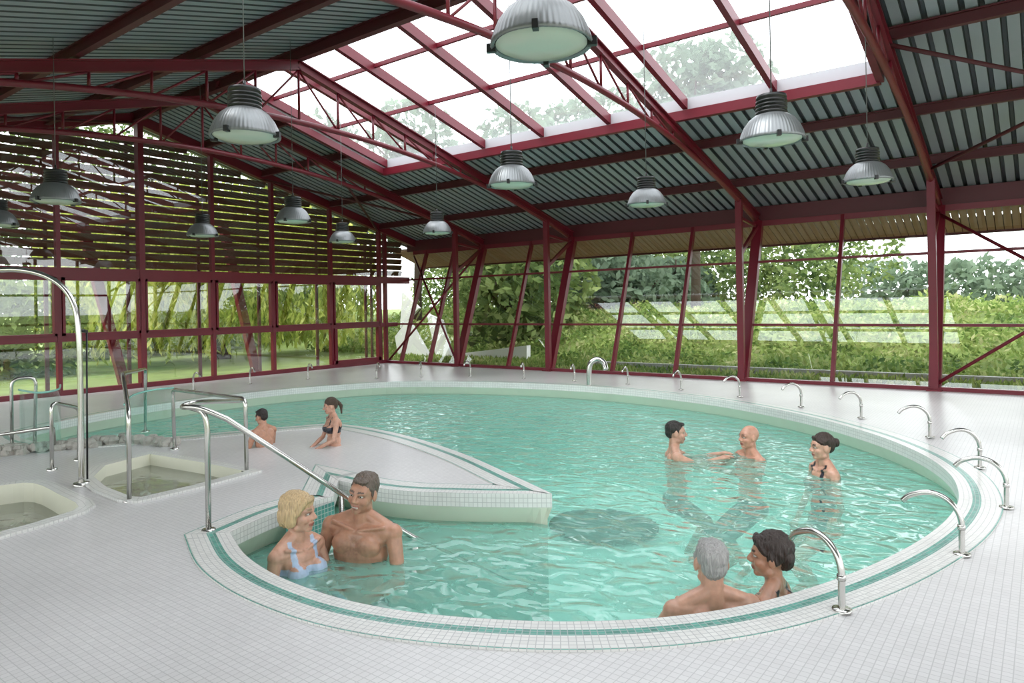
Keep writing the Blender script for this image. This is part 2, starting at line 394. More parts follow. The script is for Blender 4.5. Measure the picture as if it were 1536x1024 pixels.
y0,y1=ys[-3],ys[-2]
b.box((-.03,y0+.05,.1),(.1,y0+.14,1.1),0); b.box((-.03,y1-.14,.1),(.1,y1-.05,1.1),0); b.box((-.03,y0,.1),(.1,y1,.2),0)
b.obj('wall_left',[MAROON])
g.add([(0,YN,.05),(0,0,.05),(0,YE,ZE),(0,YE,roofz(YE)-.1),(0,-7.3,roofz(-7.3)-.1),(0,YN,roofz(YN)-.1)],[(0,5,4,3,2,1)]); g.obj('window_left',[GLASS])
b=B(); z=2.72
while z<5.6:
    ya=min(1.1,(4.08-z)/.265-.5); yb=max(YN,-7.3-(6.0145-z)/.265+.5)
    b.beam((-.5,yb,z),(-.5,ya,z),.05,.15,0,up=(.5,0,1)); z+=.185
for y in gy: b.beam((-.62,y,-.05),(-.62,y,roofz(y)-.45),.05,.07,1)
b.obj('gable_louvres',[TIMBER,MAROOND])
b=B()
for y in (gy[1]-.5,gy[3]-.4): b.beam((-1.1,y+.6,-.05),(-1.1,y-.3,3.9),.16,.2)
b.obj('column_reflection',[MAROON])  # posts added outside, standing for columns reflected in the gable glass
b=B()
for x in np.arange(0,XR+.1,1.75): b.box((x-.05,YN-.06,0),(x+.05,YN+.06,roofz(YN)-.02),0)
for zz in (.05,1.15,2.5,3.55): b.box((0,YN-.05,zz-.05),(XR,YN+.05,zz+.05),0)
b.obj('wall_back',[MAROON]); b=B(); b.add([(0,YN,.05),(XR,YN,.05),(XR,YN,3.6),(0,YN,3.6)],[(0,1,2,3)]); b.obj('unseen_window_back',[GLASS])  # unseen wall behind the camera, glazed so that daylight comes in
b=B()
for y in np.arange(YN,.5,1.75): b.box((XR-.06,y-.05,0),(XR+.06,y+.05,roofz(y)-.05),0)
for zz in (.05,1.15,2.5,3.55): b.box((XR-.05,YN,zz-.05),(XR+.05,YE*zz/ZE,zz+.05),0)
b.obj('wall_right',[MAROON]); b=B()
b.add([(XR,YN,.05),(XR,0,.05),(XR,YE,ZE),(XR,YE,roofz(YE)-.1),(XR,-7.3,roofz(-7.3)-.1),(XR,YN,roofz(YN)-.1)],[(0,1,2,3,4,5)]); b.obj('unseen_window_right',[GLASS])  # unseen end wall, given glass to let more daylight into the room
# roof
SX0,SX1,SY0=3.45,13.95,-3.15
def corr(bld,x0,x1,y0,y1,pitch=.2,dep=.05):
    prof=[]; k=0; X0=-.9
    prof.append((x0,0,0)); 
    while X0+k*pitch<x1:
        xb=X0+k*pitch
        for dx,dz in ((.1,0),(.115,1),(.155,1),(.17,0)):
            if x0<xb+dx<x1: prof.append((xb+dx,dz*dep,dz))
        k+=1
    prof.append((x1,0,0)); vs=[]
    if prof[1][2]==1: prof[0]=(x0,dep,1)
    if prof[-2][2]==1: prof[-1]=(x1,dep,1)
    for (x,dz,_) in prof: vs+= [(x,y0,roofz(y0)+dz),(x,y1,roofz(y1)+dz)]
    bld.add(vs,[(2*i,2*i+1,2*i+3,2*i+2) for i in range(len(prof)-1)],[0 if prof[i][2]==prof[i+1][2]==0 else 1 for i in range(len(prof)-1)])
b=B()
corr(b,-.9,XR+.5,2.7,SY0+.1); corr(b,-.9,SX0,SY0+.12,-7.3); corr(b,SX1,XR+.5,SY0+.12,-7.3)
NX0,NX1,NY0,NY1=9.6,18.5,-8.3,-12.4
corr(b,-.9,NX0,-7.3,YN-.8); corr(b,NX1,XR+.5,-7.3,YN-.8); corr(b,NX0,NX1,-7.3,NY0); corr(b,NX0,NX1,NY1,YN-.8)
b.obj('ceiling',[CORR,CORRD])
b=B()
def pur(y,x0,x1,w=.09,h=.16): b.ibeam((x0,y,roofz(y)-h/2-.01),(x1,y,roofz(y)-h/2-.01),w,h)
for y in (-.3,-2.1): pur(y,0,XR)
for y in (-4.2,-5.8): pur(y,0,SX0); pur(y,SX1,XR)
pur(-7.3,0,XR,.12,.2)
for y in (-9.0,-10.7): pur(y,0,NX0); pur(y,NX1,XR)
for y in (-12.4,-14.0,-15.6): pur(y,0,XR)
pur(NY0,NX0,NX1)
for (x0,y0,x1,y1) in ((TX[3],-.2,TX[4],-4.2),(TX[3],-4.2,TX[4],-.2),(0,-.3,TX[0],-4.2),(0,-4.2,TX[0],-.3),(0,-7.3,TX[0],-12.4),(0,-12.4,TX[0],-7.3)):
    b.tube([(x0,y0,roofz(y0)-.22),(x1,y1,roofz(y1)-.22)],.03)
b.obj('roof_purlins',[MAROOND])
def arcz(Y): return 4.78-1.38*((Y+7.3)/8.35)**2
for X in TX:
    b=B()
    b.ibeam((X,YE+.25,roofz(YE+.25)-.28),(X,-7.3,roofz(-7.3)-.28),.11,.16)
    b.ibeam((X,YN+.2,roofz(YN+.2)-.28),(X,-7.3,roofz(-7.3)-.28),.11,.16)
    ys=np.linspace(.95,-15.55,45); b.tube([(X,y,arcz(y)) for y in ys],.048)
    st=np.linspace(.0,-14.6,19); up=lambda y:(X,y,roofz(y)-.36)
    for i,y in enumerate(st):
        if abs(arcz(y)-roofz(y)+.36)>.12:
            b.tube([(X,y,arcz(y)),up(y)],.022,n=8)
            if i<len(st)-1:
                y2=st[i+1]
                if y>-7.3+.1: b.tube([(X,y,arcz(y)),up(y2)],.018,n=8)
                else: b.tube([up(y),(X,y2,arcz(y2))],.018,n=8)
    b.beam((X-.0,-.05,0),(X-.0,-.05,roofz(0)-.3),.1,.13,0,up=(1,0,0))
    b.beam((X,YN+.5,0),(X,YN+.5,roofz(YN+.5)-.3),.1,.13,0,up=(1,0,0))
    b.beam((X,-.05,2.6),(X,YE-.1,3.3),.06,.08); b.beam((X,-.05,3.4),(X,.95,3.3),.05,.06)
    b.box((X-.12,-.17,0),(X+.12,.1,.03))
    b.obj('roof_truss',[MAROON])
def skylight(name,x0,x1,y0,y1,xs,yps,side):
    b=B(); g=B()
    n=Vector((0,.265,1)).normalized() if side else Vector((0,-.265,1)).normalized()
    def q(x,y,o=0): return Vector((x,y,roofz(y)))+n*o
    for (a,c) in ((q(x0,y0),q(x1,y0)),):
        b.beam(a+n*.1,c+n*.1,.04,.24,1); b.beam(a-n*.08,c-n*.08,.12,.16,0)
    b.beam(q(x0,y0,.08),q(x0,y1,.08),.06,.22,1); b.beam(q(x1,y0,.08),q(x1,y1,.08),.06,.22,1)
    b.beam(q(x0,y0,-.08),q(x0,y1,-.08),.1,.14,0); b.beam(q(x1,y0,-.08),q(x1,y1,-.08),.1,.14,0)
    for x in xs: b.beam(q(x,y0,.12),q(x,y1,.12),.09,.17,0)
    for y in yps: b.beam(q(x0,y,.17),q(x1,y,.17),.05,.07,0)
    b.beam(q(x0,y1,.1),q(x1,y1,.1),.1,.2,0)
    g.add([q(x0,y0,.22),q(x1,y0,.22),q(x1,y1,.22),q(x0,y1,.22)],[(0,3,2,1)])
    e=bpy.data.objects.new(name,None); sc.collection.objects.link(e)
    b.obj('skylight_frame',[MAROON,WHITEM],e); g.obj('skylight_pane',[SKYG],e)
skylight('skylight',SX0,SX1,SY0,-7.3,[3.5+1.49*i for i in range(8)],(-4.85,-6.2),True)
skylight('skylight',NX0,NX1,NY0,NY1,[9.7+1.46*i for i in range(7)],(-9.6,-11),False)  # unseen opening added in the near slope to light the foreground
# ---------------- pendant lamps ----------------
def lamp(px,py):
    yh=458-TH*(px-768); d=1.35*FPX/(yh-py); c=PD(px,py,d)
    b=B()
    prof=[(.245,.012),(.262,0),(.268,.012),(.262,.03),(.25,.07),(.225,.125),(.185,.18),(.14,.215),(.115,.225)]
    b.lathe(c,prof,0,216,.006,54)
    b.lathe(c,[(.24,.012),(.2,-.008),(.12,-.02),(.001,-.024)],1,40)
    blk=[(.09,.215),(.12,.222)]
    for i in range(4): z=.235+i*.03; blk+=[(.128,z),(.128,z+.012),(.112,z+.016),(.112,z+.026)]
    blk+=[(.125,.36),(.12,.385),(.08,.39),(.001,.39)]
    b.lathe(c,blk,2,32)
    for k in range(4):
        a=k*math.pi/2+.5; e=Vector((math.cos(a),math.sin(a),0)); b.beam(c+e*.24+Vector((0,0,.01)),c+e*.29+Vector((0,0,.01)),.03,.045,2)
    b.tube([c+Vector((0,0,.38)),c+Vector((0,0,.45))],.012,2)
    b.tube([c+Vector((0,0,.42)),Vector((c.x,c.y,roofz(c.y)-.02))],.005,3,n=6)
    b.obj('pendant_lamp',[ALU,LENS,BLACK,GRAYP])
for px,py in ((812,70),(368,207),(1158,212),(1302,273),(768,279),(970,308),(656,350),(440,333),(304,354),(514,363),(84,303),(-3,338)): lamp(px,py)
# ---------------- rails ----------------
def nearest(l,p):
    return min(l,key=lambda q:(Vector((q.x,q.y,0))-Vector((p.x,p.y,0))).length)
for (px,py) in ((1263,918),(1443,834),(1510,763),(1470,703),(1395,657),(1292,628),(1202,611),(1110,596),(1022,585),(942,577),(862,572),(786,568),(706,565),(632,565),(565,568),(462,569),(375,576),(290,585)):
    p=P(px,py); q=nearest(pool,p); n=(q-p); n.z=0; n.normalize()
    b=B(); Z=Vector((0,0,1))
    pts=catmull([p,p+Z*.12,p+Z*.22,p+Z*.30+n*.03,p+Z*.36+n*.10,p+Z*.375+n*.19,p+Z*.34+n*.29,p+Z*.29+n*.34],False,5)
    b.tube(pts,.018,0,10); b.lathe(p,[(.001,.02),(.05,.02),(.05,.012)],0,16); b.tube([p+Z*.17,p+Z*.2],.023)
    b.obj('grab_rail',[STEEL])
p=P(884,579); Z=Vector((0,0,1)); b=B()
pts=catmull([p,p+Z*.3,p+Z*.47+R0*.04,p+Z*.54+R0*.17,p+Z*.48+R0*.28-F0*.1,p+Z*.34+R0*.32-F0*.15],False,6); b.tube(pts,[.055]*len(pts),0,14)
b.obj('water_spout',[STEEL])
b=B(); d=depth(P(122,728)); base=P(122,728)
pts=catmull([base,PD(121,600,d),PD(118,500,d),PD(110,455,d),PD(88,425,d),PD(50,408,d),PD(0,405,d),PD(-50,420,d)],False,6); b.tube(pts,.026,0,14)
b.tube([P(131,722),PD(130,495,depth(P(131,722)))],.009,1); b.lathe(base,[(.001,.03),(.07,.03),(.07,0)],0,20)
b.tube([PD(119,495,d),PD(130,497,depth(P(131,722)))],.016,1); b.obj('shower_pole',[STEEL,BLACK])
b=B(); d0=depth(P(313,797)); r=.021
top=[PD(362,601,7.0),PD(300,603,5.6),PD(274,610,5.35),PD(300,612,d0),PD(340,628,5.26)]
wend=P(620,805,ZW); b.tube(catmull(top,False,6)+[PD(430,686,5.42),PD(530,752,5.66),wend,PD(800,890,5.9)],r,0)
b.tube(fillet([P(313,797),PD(311,640,d0),PD(306,617,d0),PD(285,611,5.3)],.06),r)
b.tube([PD(512,741,5.62),Vector((*PD(512,800,5.62).xy,-1.6))],r)
b.tube(fillet([P(262,674),PD(259,584,depth(P(262,674))),PD(368,598,depth(P(370,708))),P(370,708)],.08),r)
for q in (P(313,797),P(262,674),P(370,708)): b.lathe(q,[(.001,.02),(.05,.02),(.05,0)],0,16)
b.obj('entry_handrail',[STEEL])
def frame(name,pts,posts,r=.02):
    b=B(); b.tube(fillet(pts,.1),r)
    for p in posts: b.lathe(p,[(.001,.02),(.05,.02),(.05,0)],0,16)
    b.obj(name,[STEEL])
a=P(194,752);c=P(218,648)
frame('safety_handrail',[a,PD(193,618,depth(a)),PD(184,560,7.0),PD(218,553,depth(c)),c],[a,c])
a=P(78,705);c=P(118,690)
frame('safety_handrail',[a,PD(77,603,depth(a)),PD(120,612,depth(c)),c],[a,c])
a=P(18,672);c=P(52,668)
frame('safety_handrail',[a,PD(17,568,depth(a)),PD(54,565,depth(c)),c],[a,c])
frame('safety_handrail',[P(-60,668),PD(-60,655,8.4),PD(0,652,8.2),PD(80,640,8.0),P(82,672)],[])
def gpanel(pts,h0,h1):
    pts=catmull(pts,False,8); b=B(); vs=[]
    for p in pts: vs+= [Vector((p.x,p.y,h0)),Vector((p.x,p.y,h1))]
    b.add(vs,[(2*i,2*i+2,2*i+3,2*i+1) for i in range(len(pts)-1)],0,True)
    b.tube([Vector((p.x,p.y,h1)) for p in pts],.012,1); b.obj('curved_glass_screen',[GREENGLASS,pbr('glass_edge',(.25,.55,.48),.2)])
gpanel([P(188,690),P(200,668),P(230,655),P(262,650)],.0,.62)
gpanel([P(30,672),P(60,680),P(88,672),P(92,660)],.0,.72)
# ---------------- exterior ----------------
b=B()
def hb(Y): 
    t=min(1,max(0,(Y-3.2)/5.5)); return -.05+1.35*t*t*(3-2*t)
ygr=[.12,3.0,3.2]+list(np.linspace(3.8,9,12))+[20,60,140]
xs=[-90,-40,-20,-10,-.1,5,10,15,21,30,45,70,120]; vs=[];
for y in ygr:
    for x in xs: vs.append((x,y,hb(y)))
nx=len(xs); b.add(vs,[(j*nx+i,j*nx+i+1,(j+1)*nx+i+1,(j+1)*nx+i) for j in range(len(ygr)-1) for i in range(nx-1)],0,True)
b.add([(-90,-60,-.05),(-.1,-60,-.05),(-.1,.12,-.05),(-90,.12,-.05)],[(0,1,2,3)]); b.add([(XR,-60,-.05),(120,-60,-.05),(120,.12,-.05),(XR,.12,-.05)],[(0,1,2,3)])
b.add([(-.1,-60,-.05),(XR,-60,-.05),(XR,YN,-.05),(-.1,YN,-.05)],[(0,1,2,3)])
b.obj('ground',[GROUND])
b=B(); b.box((6,1.9,-.05),(24,2.05,.1)); b.obj('drain_kerb',[CONC])
def leaves(name,pos,size,mat,asp=1.6,vert=0.0,extra=None):
    pos=np.asarray(pos,float); n=len(pos); d=np.random.normal(size=(n,3)); d[:,2]=d[:,2]*(1-vert)-vert*3
    d/=np.linalg.norm(d,axis=1)[:,None]; e=np.random.normal(size=(n,3)); e-= (e*d).sum(1)[:,None]*d; e/=np.linalg.norm(e,axis=1)[:,None]
    s=(size*np.random.uniform(.6,1.3,n))[:,None]
    V=np.stack([pos-d*s*asp/2,pos+e*s*.4,pos+d*s*asp/2,pos-e*s*.4],1).reshape(-1,3)
    me=bpy.data.meshes.new(name); me.vertices.add(4*n); me.vertices.foreach_set('co',V.ravel()); me.loops.add(4*n); me.loops.foreach_set('vertex_index',np.arange(4*n,dtype=np.int32))
    me.polygons.add(n); me.polygons.foreach_set('loop_start',np.arange(0,4*n,4,dtype=np.int32)); 
    me.update(calc_edges=True); me.validate()
    at=me.attributes.new('rnd','FLOAT','FACE'); at.data.foreach_set('value',np.random.rand(len(me.polygons)).astype(np.float32))
    me.materials.append(mat); o=bpy.data.objects.new(name,me); sc.collection.objects.link(o); return o
LG=leafmat('bank_leaves',[(.075,.14,.04),(.17,.26,.07),(.31,.39,.12),(.52,.52,.28)],.9)
LD=leafmat('tree_leaves',[(.035,.065,.028),(.11,.165,.055),(.21,.28,.1),(.34,.41,.16)],.5)
LW=leafmat('willow_leaves',[(.17,.24,.05),(.37,.45,.09),(.58,.63,.16),(.8,.8,.32)],.7)
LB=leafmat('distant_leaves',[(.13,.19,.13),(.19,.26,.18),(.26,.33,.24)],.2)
n=60000; X=np.random.uniform(-8,36,n); Y=2.9+np.random.rand(n)**1.1*11; Zb=np.array([hb(y) for y in Y])
lump=np.array([noise.noise(Vector((x*.5,y*.6,3.1))) for x,y in zip(X,Y)]); Zs=Zb+np.clip(lump+.15,0,1)*.6*np.random.rand(n)+np.random.rand(n)*.12
leaves('shrub_bank',np.stack([X,Y,Zs],1),.11,LG)
n=9000; X=np.random.uniform(-2,26,n); Y=np.random.uniform(.6,2.8,n); leaves('lawn_grass',np.stack([X,Y,np.random.rand(n)*.06-.04],1),.08,LG,2.5,.6)
def blob(c,r,n):
    v=np.random.normal(size=(n,3)); v/=np.linalg.norm(v,axis=1)[:,None]; return np.array(c)+v*np.array(r)*(np.random.uniform(.75,1.08,n)[:,None])
pp=[]
for x in np.arange(-18,8,1.7):
    pp.append(blob((x,20+random.uniform(-1,1.5),2.2+random.uniform(-.3,.6)),(1.8,1.8,2.0+random.random()*.6),900))
    pp.append(blob((x+.8,24,4.4+random.uniform(-.8,1)),(2.2,2,2.2),700))
leaves('hedgerow',np.concatenate(pp),.22,LD)
pp=[]
for x in np.arange(6,70,2.2): pp.append(blob((x,38+random.uniform(-2,2),2.3+random.uniform(-.2,.5)),(2.4,2,1.3+random.random()*.8),400))
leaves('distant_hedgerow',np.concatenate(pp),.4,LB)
def tree(px,top,dep,r,n=3500,mat=LD,ls=.3):
    c=PD(px,top,dep); pp=[]; zc=c.z-r*.9
    for k in range(9):
        a=random.uniform(0,6.28); rr=random.uniform(0,r*.7); z=zc+random.uniform(-r*1.1,r*.45)
        pp.append(blob((c.x+rr*math.cos(a),c.y+rr*math.sin(a),z),(r*.5,r*.5,r*.42),n//9))
    e=bpy.data.objects.new('tree',None); sc.collection.objects.link(e)
    o=leaves('foliage',np.concatenate(pp),ls,mat); o.parent=e
    b=B(); b.tube([(c.x,c.y,-.1),(c.x+.1,c.y,zc*.5),(c.x,c.y,zc+r*.4)],[.2,.15,.06],0,10)
    for k in range(5):
        a=k*1.3; b.tube([(c.x,c.y,zc-r*.6+k*.2),(c.x+r*.6*math.cos(a),c.y+r*.6*math.sin(a),zc+.2*k)],[.09,.03],0,6)
    b.obj('trunk',[BARK],e)
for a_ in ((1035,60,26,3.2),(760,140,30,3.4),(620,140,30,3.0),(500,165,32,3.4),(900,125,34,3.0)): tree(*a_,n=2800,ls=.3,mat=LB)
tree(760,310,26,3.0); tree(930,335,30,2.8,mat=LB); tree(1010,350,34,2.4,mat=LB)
pp=[]
for k in range(620):
    x=random.uniform(-9.5,-4.0); y=random.uniform(-6.4,3.5); zt=5.6-.2*abs(y+1.2)+random.uniform(-.5,.5); zb=random.uniform(.2,1.5); m=60
    zz=np.linspace(zt,zb,m); sx=np.cumsum(np.random.normal(0,.018,m)); sy=np.cumsum(np.random.normal(0,.018,m))
    pp.append(np.stack([x+sx+np.random.normal(0,.03,m),y+sy+np.random.normal(0,.03,m),zz],1))
e=bpy.data.objects.new('willow_tree',None); sc.collection.objects.link(e)
o=leaves('foliage',np.concatenate(pp),.12,LW,2.6,.7); o.parent=e
b=B(); b.tube([(-7.5,-1,-.1),(-7.2,-1.2,2),(-7.4,-1,4.6)],[.35,.25,.12],0,10); b.obj('trunk',[BARK],e)
pp=[]
for y in np.arange(-26,9,1.5):
    pp.append(blob((-13+random.uniform(-1,1),y,1.4),(1.5,1.5,1.8),900)); pp.append(blob((-16,y,3.8+random.random()),(2,1.8,2.6),700)); pp.append(blob((-18,y,7.2+random.random()*1.5),(2,1.8,2.8),600))
for y in np.arange(-18,-6,1.1): pp.append(blob((-6+random.uniform(-.7,.7),y,1.1),(.9,.9,1.5),700))
leaves('garden_hedge',np.concatenate(pp),.2,LD)
b=B()
for poly in ([(603,437),(628,462),(600,492)],[(592,505),(612,478),(650,545),(600,548)],[(640,470),(662,480),(678,545),(655,540)]):
    q=[PY(x,y,2.6) for x,y in poly]; b.prism(q,(0,.12,0))
q=[PY(x,y,2.8) for x,y in [(690,530),(790,518),(790,548),(690,552)]]; b.prism(q,(0,.2,0))
b.obj('white_sculpture',[WPAINT])
# ---------------- people ----------------
def sph(c,r,rot=None,n=14):
    vs=[];fs=[]; c=Vector(c); m=n//2+1
    R=rot or Matrix.Identity(3)
    for i in range(m+1):
        t=math.pi*i/m
        for k in range(n):
            a=2*math.pi*k/n; v=Vector((r[0]*math.sin(t)*math.cos(a),r[1]*math.sin(t)*math.sin(a),r[2]*math.cos(t))); vs.append(c+R@v)
    for i in range(m):
        for k in range(n): fs.append((i*n+k,(i+1)*n+k,(i+1)*n+(k+1)%n,i*n+(k+1)%n))
    return vs,fs
def cap(p,r1,q,r2,n=12):
    p=Vector(p);q=Vector(q);d=(q-p); L=d.length; d=d/L if L>1e-6 else Vector((0,0,1))
    u=Vector((1,0,0)) if abs(d.x)<.8 else Vector((0,1,0)); x=d.cross(u).normalized(); y=d.cross(x)
    rings=[]
    for t in (-90,-60,-30,0): a=math.radians(t); rings.append((p+d*r1*math.sin(a),r1*math.cos(a)))
    for t in (0,30,60,90): a=math.radians(t); rings.append((q+d*r2*math.sin(a),r2*math.cos(a)))
    vs=[];fs=[]
    for c,r in rings:
        for k in range(n):
            a=2*math.pi*k/n; vs.append(c+(x*math.cos(a)+y*math.sin(a))*max(r,1e-4))
    for i in range(len(rings)-1):
        for k in range(n): fs.append((i*n+k,i*n+(k+1)%n,(i+1)*n+(k+1)%n,(i+1)*n+k))
    return vs,fs
def fuse(parts,voxel,smooth):
    b=B()
    for vs,fs in parts: b.add(vs,fs)
    o=b.obj('tmp',[]); 
    bm=bmesh.new(); bm.from_mesh(o.data); bmesh.ops.remove_doubles(bm,verts=bm.verts,dist=1e-5); bmesh.ops.recalc_face_normals(bm,faces=bm.faces); bm.to_mesh(o.data); bm.free()
    m=o.modifiers.new('r','REMESH'); m.mode='VOXEL'; m.voxel_size=voxel; m.adaptivity=0
    s=o.modifiers.new('s','SMOOTH'); s.factor=.5; s.iterations=smooth
    dg=bpy.context.evaluated_depsgraph_get(); dg.update(); me=bpy.data.meshes.new_from_object(o.evaluated_get(dg))
    old=o.data; bpy.data.objects.remove(o); bpy.data.meshes.remove(old); return me
def skinmat():
    m,nt,out=newmat('skin'); p=N(nt,'ShaderNodeBsdfPrincipled'); at=N(nt,'ShaderNodeAttribute'); at.attribute_name='Col'
    tc=N(nt,'ShaderNodeTexCoord'); no=N(nt,'ShaderNodeTexNoise'); no.inputs['Scale'].default_value=22; no.inputs['Detail'].default_value=6; nt.links.new(tc.outputs['Object'],no.inputs['Vector'])
    mp=N(nt,'ShaderNodeMapRange'); mp.inputs[1].default_value=.3; mp.inputs[2].default_value=.7; mp.inputs[3].default_value=.82; mp.inputs[4].default_value=1.08; nt.links.new(no.outputs[0],mp.inputs[0])
    mx=N(nt,'ShaderNodeMix',data_type='RGBA',blend_type='MULTIPLY'); mx.inputs[0].default_value=1
    nt.links.new(at.outputs['Color'],mx.inputs[6]); nt.links.new(mp.outputs[0],mx.inputs[7]); nt.links.new(mx.outputs[2],p.inputs['Base Color'])
    p.inputs['Subsurface Weight'].default_value=.12; p.inputs['Subsurface Radius'].default_value=(1,.35,.2); p.inputs['Subsurface Scale'].default_value=.02
    p.inputs['Roughness'].default_value=.33; nt.links.new(p.outputs[0],out.inputs[0]); return m
SKIN=skinmat()
EYEW=pbr('eye_white',(.5,.47,.44),.2); IRIS=pbr('iris',(.03,.02,.015),.1)
HAIRM={}
def hairmat(col):
    k=tuple(col)
    if k not in HAIRM: HAIRM[k]=pbr('hair',col,.42,0,.65,1.0,1.0,1.0,stretch=(150,150,14))
    return HAIRM[k]
HP=Vector((0,-.01,1.53))
def person(name,top,face,scale,hair,haircol,skin=(.62,.33,.22),female=False,pose='stand',head=(0,0,0),arms=None,suit=None,suitcol=(.02,.02,.03),lean=0,side=0,width=1.0,smile=False,chesthair=False):
    """top = world position of the crown; face = heading in degrees (0 away from photographer, 90 to the right)"""
    Hr=Matrix.Rotation(math.radians(-head[0]),3,'Z')@Matrix.Rotation(math.radians(-head[1]),3,'X')@Matrix.Rotation(math.radians(head[2]),3,'Y')
    hd=lambda v: HP+Hr@(Vector(v)-HP)
    parts=[]
    S=lambda c,r: parts.append(sph(c,r)); C=lambda *a: parts.append(cap(*a))
    w=(.88 if female else 1.0)*width
    hw=1.12 if female else 1.0
    S((0,0,.95),(.165*hw*width,.115,.12)); S((0,.005,1.09),(.138*w,.108,.13)); S((0,-.005,1.26),(.16*w,.112,.17))
    S((0,.0,1.36),(.17*w,.09,.08))
    C((-.15*w,-.01,1.405),.062,(.15*w,-.01,1.405),.062)
    for s in (-1,1):
        C((s*.03,-.02,1.49),.045,(s*.155*w,-.012,1.425),.045)
        C((s*.02,.062,1.415),.011,(s*.15*w,.045,1.445),.011)
        if female: S((s*.075,.085,1.285),(.065,.06,.065))
        else: S((s*.078,.062,1.325),(.085,.05,.065))
        S((s*.08,-.07,1.34),(.075,.04,.09))
        S((s*.09,-.05,.9),(.09,.09,.1))
    C((0,-.02,1.42),.062 if not female else .052,hd((0,-.012,1.57)),.056 if not female else .047)
    def HS(c,r): parts.append(sph(hd(c),r,Hr,18))
    def HC(p,r1,q,r2): parts.append(cap(hd(p),r1,hd(q),r2))
    HS((0,-.014,1.655),(.076,.098,.094)); HS((0,.028,1.60),(.064,.064,.08)); HS((0,.045,1.66),(.062,.045,.05))
    HS((0,.066,1.54),(.029,.024,.021)); HC((-.047,.01,1.555),.022,(0,.058,1.54),.022); HC((.047,.01,1.555),.022,(0,.058,1.54),.022)
    for s in (-1,1):
        HS((s*.04,.058,1.602),(.025,.026,.026)); HC((s*.012,.086,1.657),.011,(s*.046,.073,1.657),.011)
        HS((s*.08,-.006,1.622),(.011,.022,.033)); HS((s*.012,.1,1.604),(.010,.012,.008))
        HC((s*.018,.092,1.650),.0045,(s*.046,.078,1.648),.0045)
    HC((0,.088,1.648),.008,(0,.111,1.612),.0125); HS((0,.087,1.577),(.027,.014,.008)); HS((0,.085,1.564),(.023,.014,.009))
    arms=arms or {}
    for s,k in ((-1,'L'),(1,'R')):
        el,wr=arms.get(k,((s*.27,.0,1.13),(s*.25,.12,.9)))
        sh=Vector((s*.185*w,-.01,1.4)); el=Vector(el);wr=Vector(wr); a=.05 if not female else .043
        S(sh,(a*1.15,a*1.15,a*1.2)); C(sh,a,sh.lerp(el,.5),a*.9); C(sh.lerp(el,.5),a*.92,el,a*.72)
        C(el,a*.74,el.lerp(wr,.35),a*.8); C(el.lerp(wr,.35),a*.8,wr,a*.52)
        d=(wr-el).normalized(); x=d.cross(Vector((0,0,1))); x=x.normalized() if x.length>.1 else Vector((1,0,0)); nz=x.cross(d)
        pc=wr+d*.05
        C(wr+d*.015+x*.012,.02,pc+d*.035+x*.022,.017);C(wr+d*.015-x*.012,.02,pc+d*.035-x*.022,.017);C(wr,.022,pc+d*.03,.018)
        for i,(o,l) in enumerate(((-.033,.055),(-.011,.072),(.011,.078),(.033,.068))):
            f0=pc+d*.035+x*o; f1=f0+d*l*.55+x*o*.12-nz*.008; f2=f1+d*l*.45-nz*.022; C(f0,.0095,f1,.0088); C(f1,.0088,f2,.0075)
        t0=wr+d*.03+x*.026*(s); C(t0,.013,t0+d*.03+x*s*.03,.011); C(t0+d*.03+x*s*.03,.011,t0+d*.055+x*s*.04-nz*.01,.009)
    for s in (-1,1):
        hp=Vector((s*.09,0,.88))
        if pose=='stand': kn=Vector((s*.1,.03,.48)); an=Vector((s*.11,-.02,.08)); ft=Vector((s*.12,.15,.03))
        elif pose=='float': kn=Vector((s*.12,.34,.66)); an=Vector((s*.12,.12,.32)); ft=Vector((s*.13,.25,.25))
        else: kn=Vector((s*.14,.40,.93)); an=Vector((s*.10,.78,.86)); ft=Vector((s*.12,.85,.93))
        C(hp,.088,hp.lerp(kn,.5),.078); C(hp.lerp(kn,.5),.078,kn,.055); C(kn,.054,kn.lerp(an,.35),.056); C(kn.lerp(an,.35),.056,an,.036)
        C(an,.036,ft,.026)
    me=fuse(parts,.006,3)
    n=len(me.vertices); co=np.empty(n*3,np.float32); me.vertices.foreach_get('co',co); co=co.reshape(-1,3)
    Hm=np.array(Hr); hc=(co-np.array(HP))@Hm+np.array(HP)
    col=np.ones((n,4),np.float32); col[:,:3]=skin
    x,y,z=hc.T; ishead=co[:,2]>1.5
    fr=ishead&(y>.055)
    red=np.exp(-((np.abs(x)-.042)/.02)**2-((z-1.598)/.02)**2)*fr; col[:,:3]*=1-red[:,None]*np.array([0,.1,.1])
    lips=fr&(np.abs(x)<.026)&(np.abs(z-1.571)<.0095)&(y>.08); col[lips,:3]=np.array(skin)*np.array([.78,.45,.5])
    ln=fr&(np.abs(x)<.022)&(np.abs(z-1.5705)<(.0045 if smile else .0025))&(y>.08); col[ln,:3]=np.array([.7,.66,.6]) if smile else np.array([.15,.04,.03])
    br=fr&(np.abs(np.abs(x)-.03)<.019)&(np.abs(z-1.665)<.0055); col[br,:3]=np.array(haircol)*.5+np.array([.04,.025,.02])
    es=fr&(np.abs(np.abs(x)-.031)<.018)&(np.abs(z-1.639)<.012); col[es,:3]*=.62  # eye socket shade put into the skin colour
    if not female and hair: 
        bd=ishead&(y>.02)&(z<1.592)&(z>1.52)&~lips&~ln; col[bd,:3]*=np.array([.86,.86,.88])
    x,y,z=co.T; arm=np.abs(x)>.155*w+.01
    if chesthair:
        c_=np.exp(-(x/.1)**2-((z-1.31)/.09)**2)*(y>.03); nz_=np.array([noise.noise(Vector(p)*90) for p in co])*.5+.5; col[:,:3]*=(1-.5*c_*nz_)[:,None]
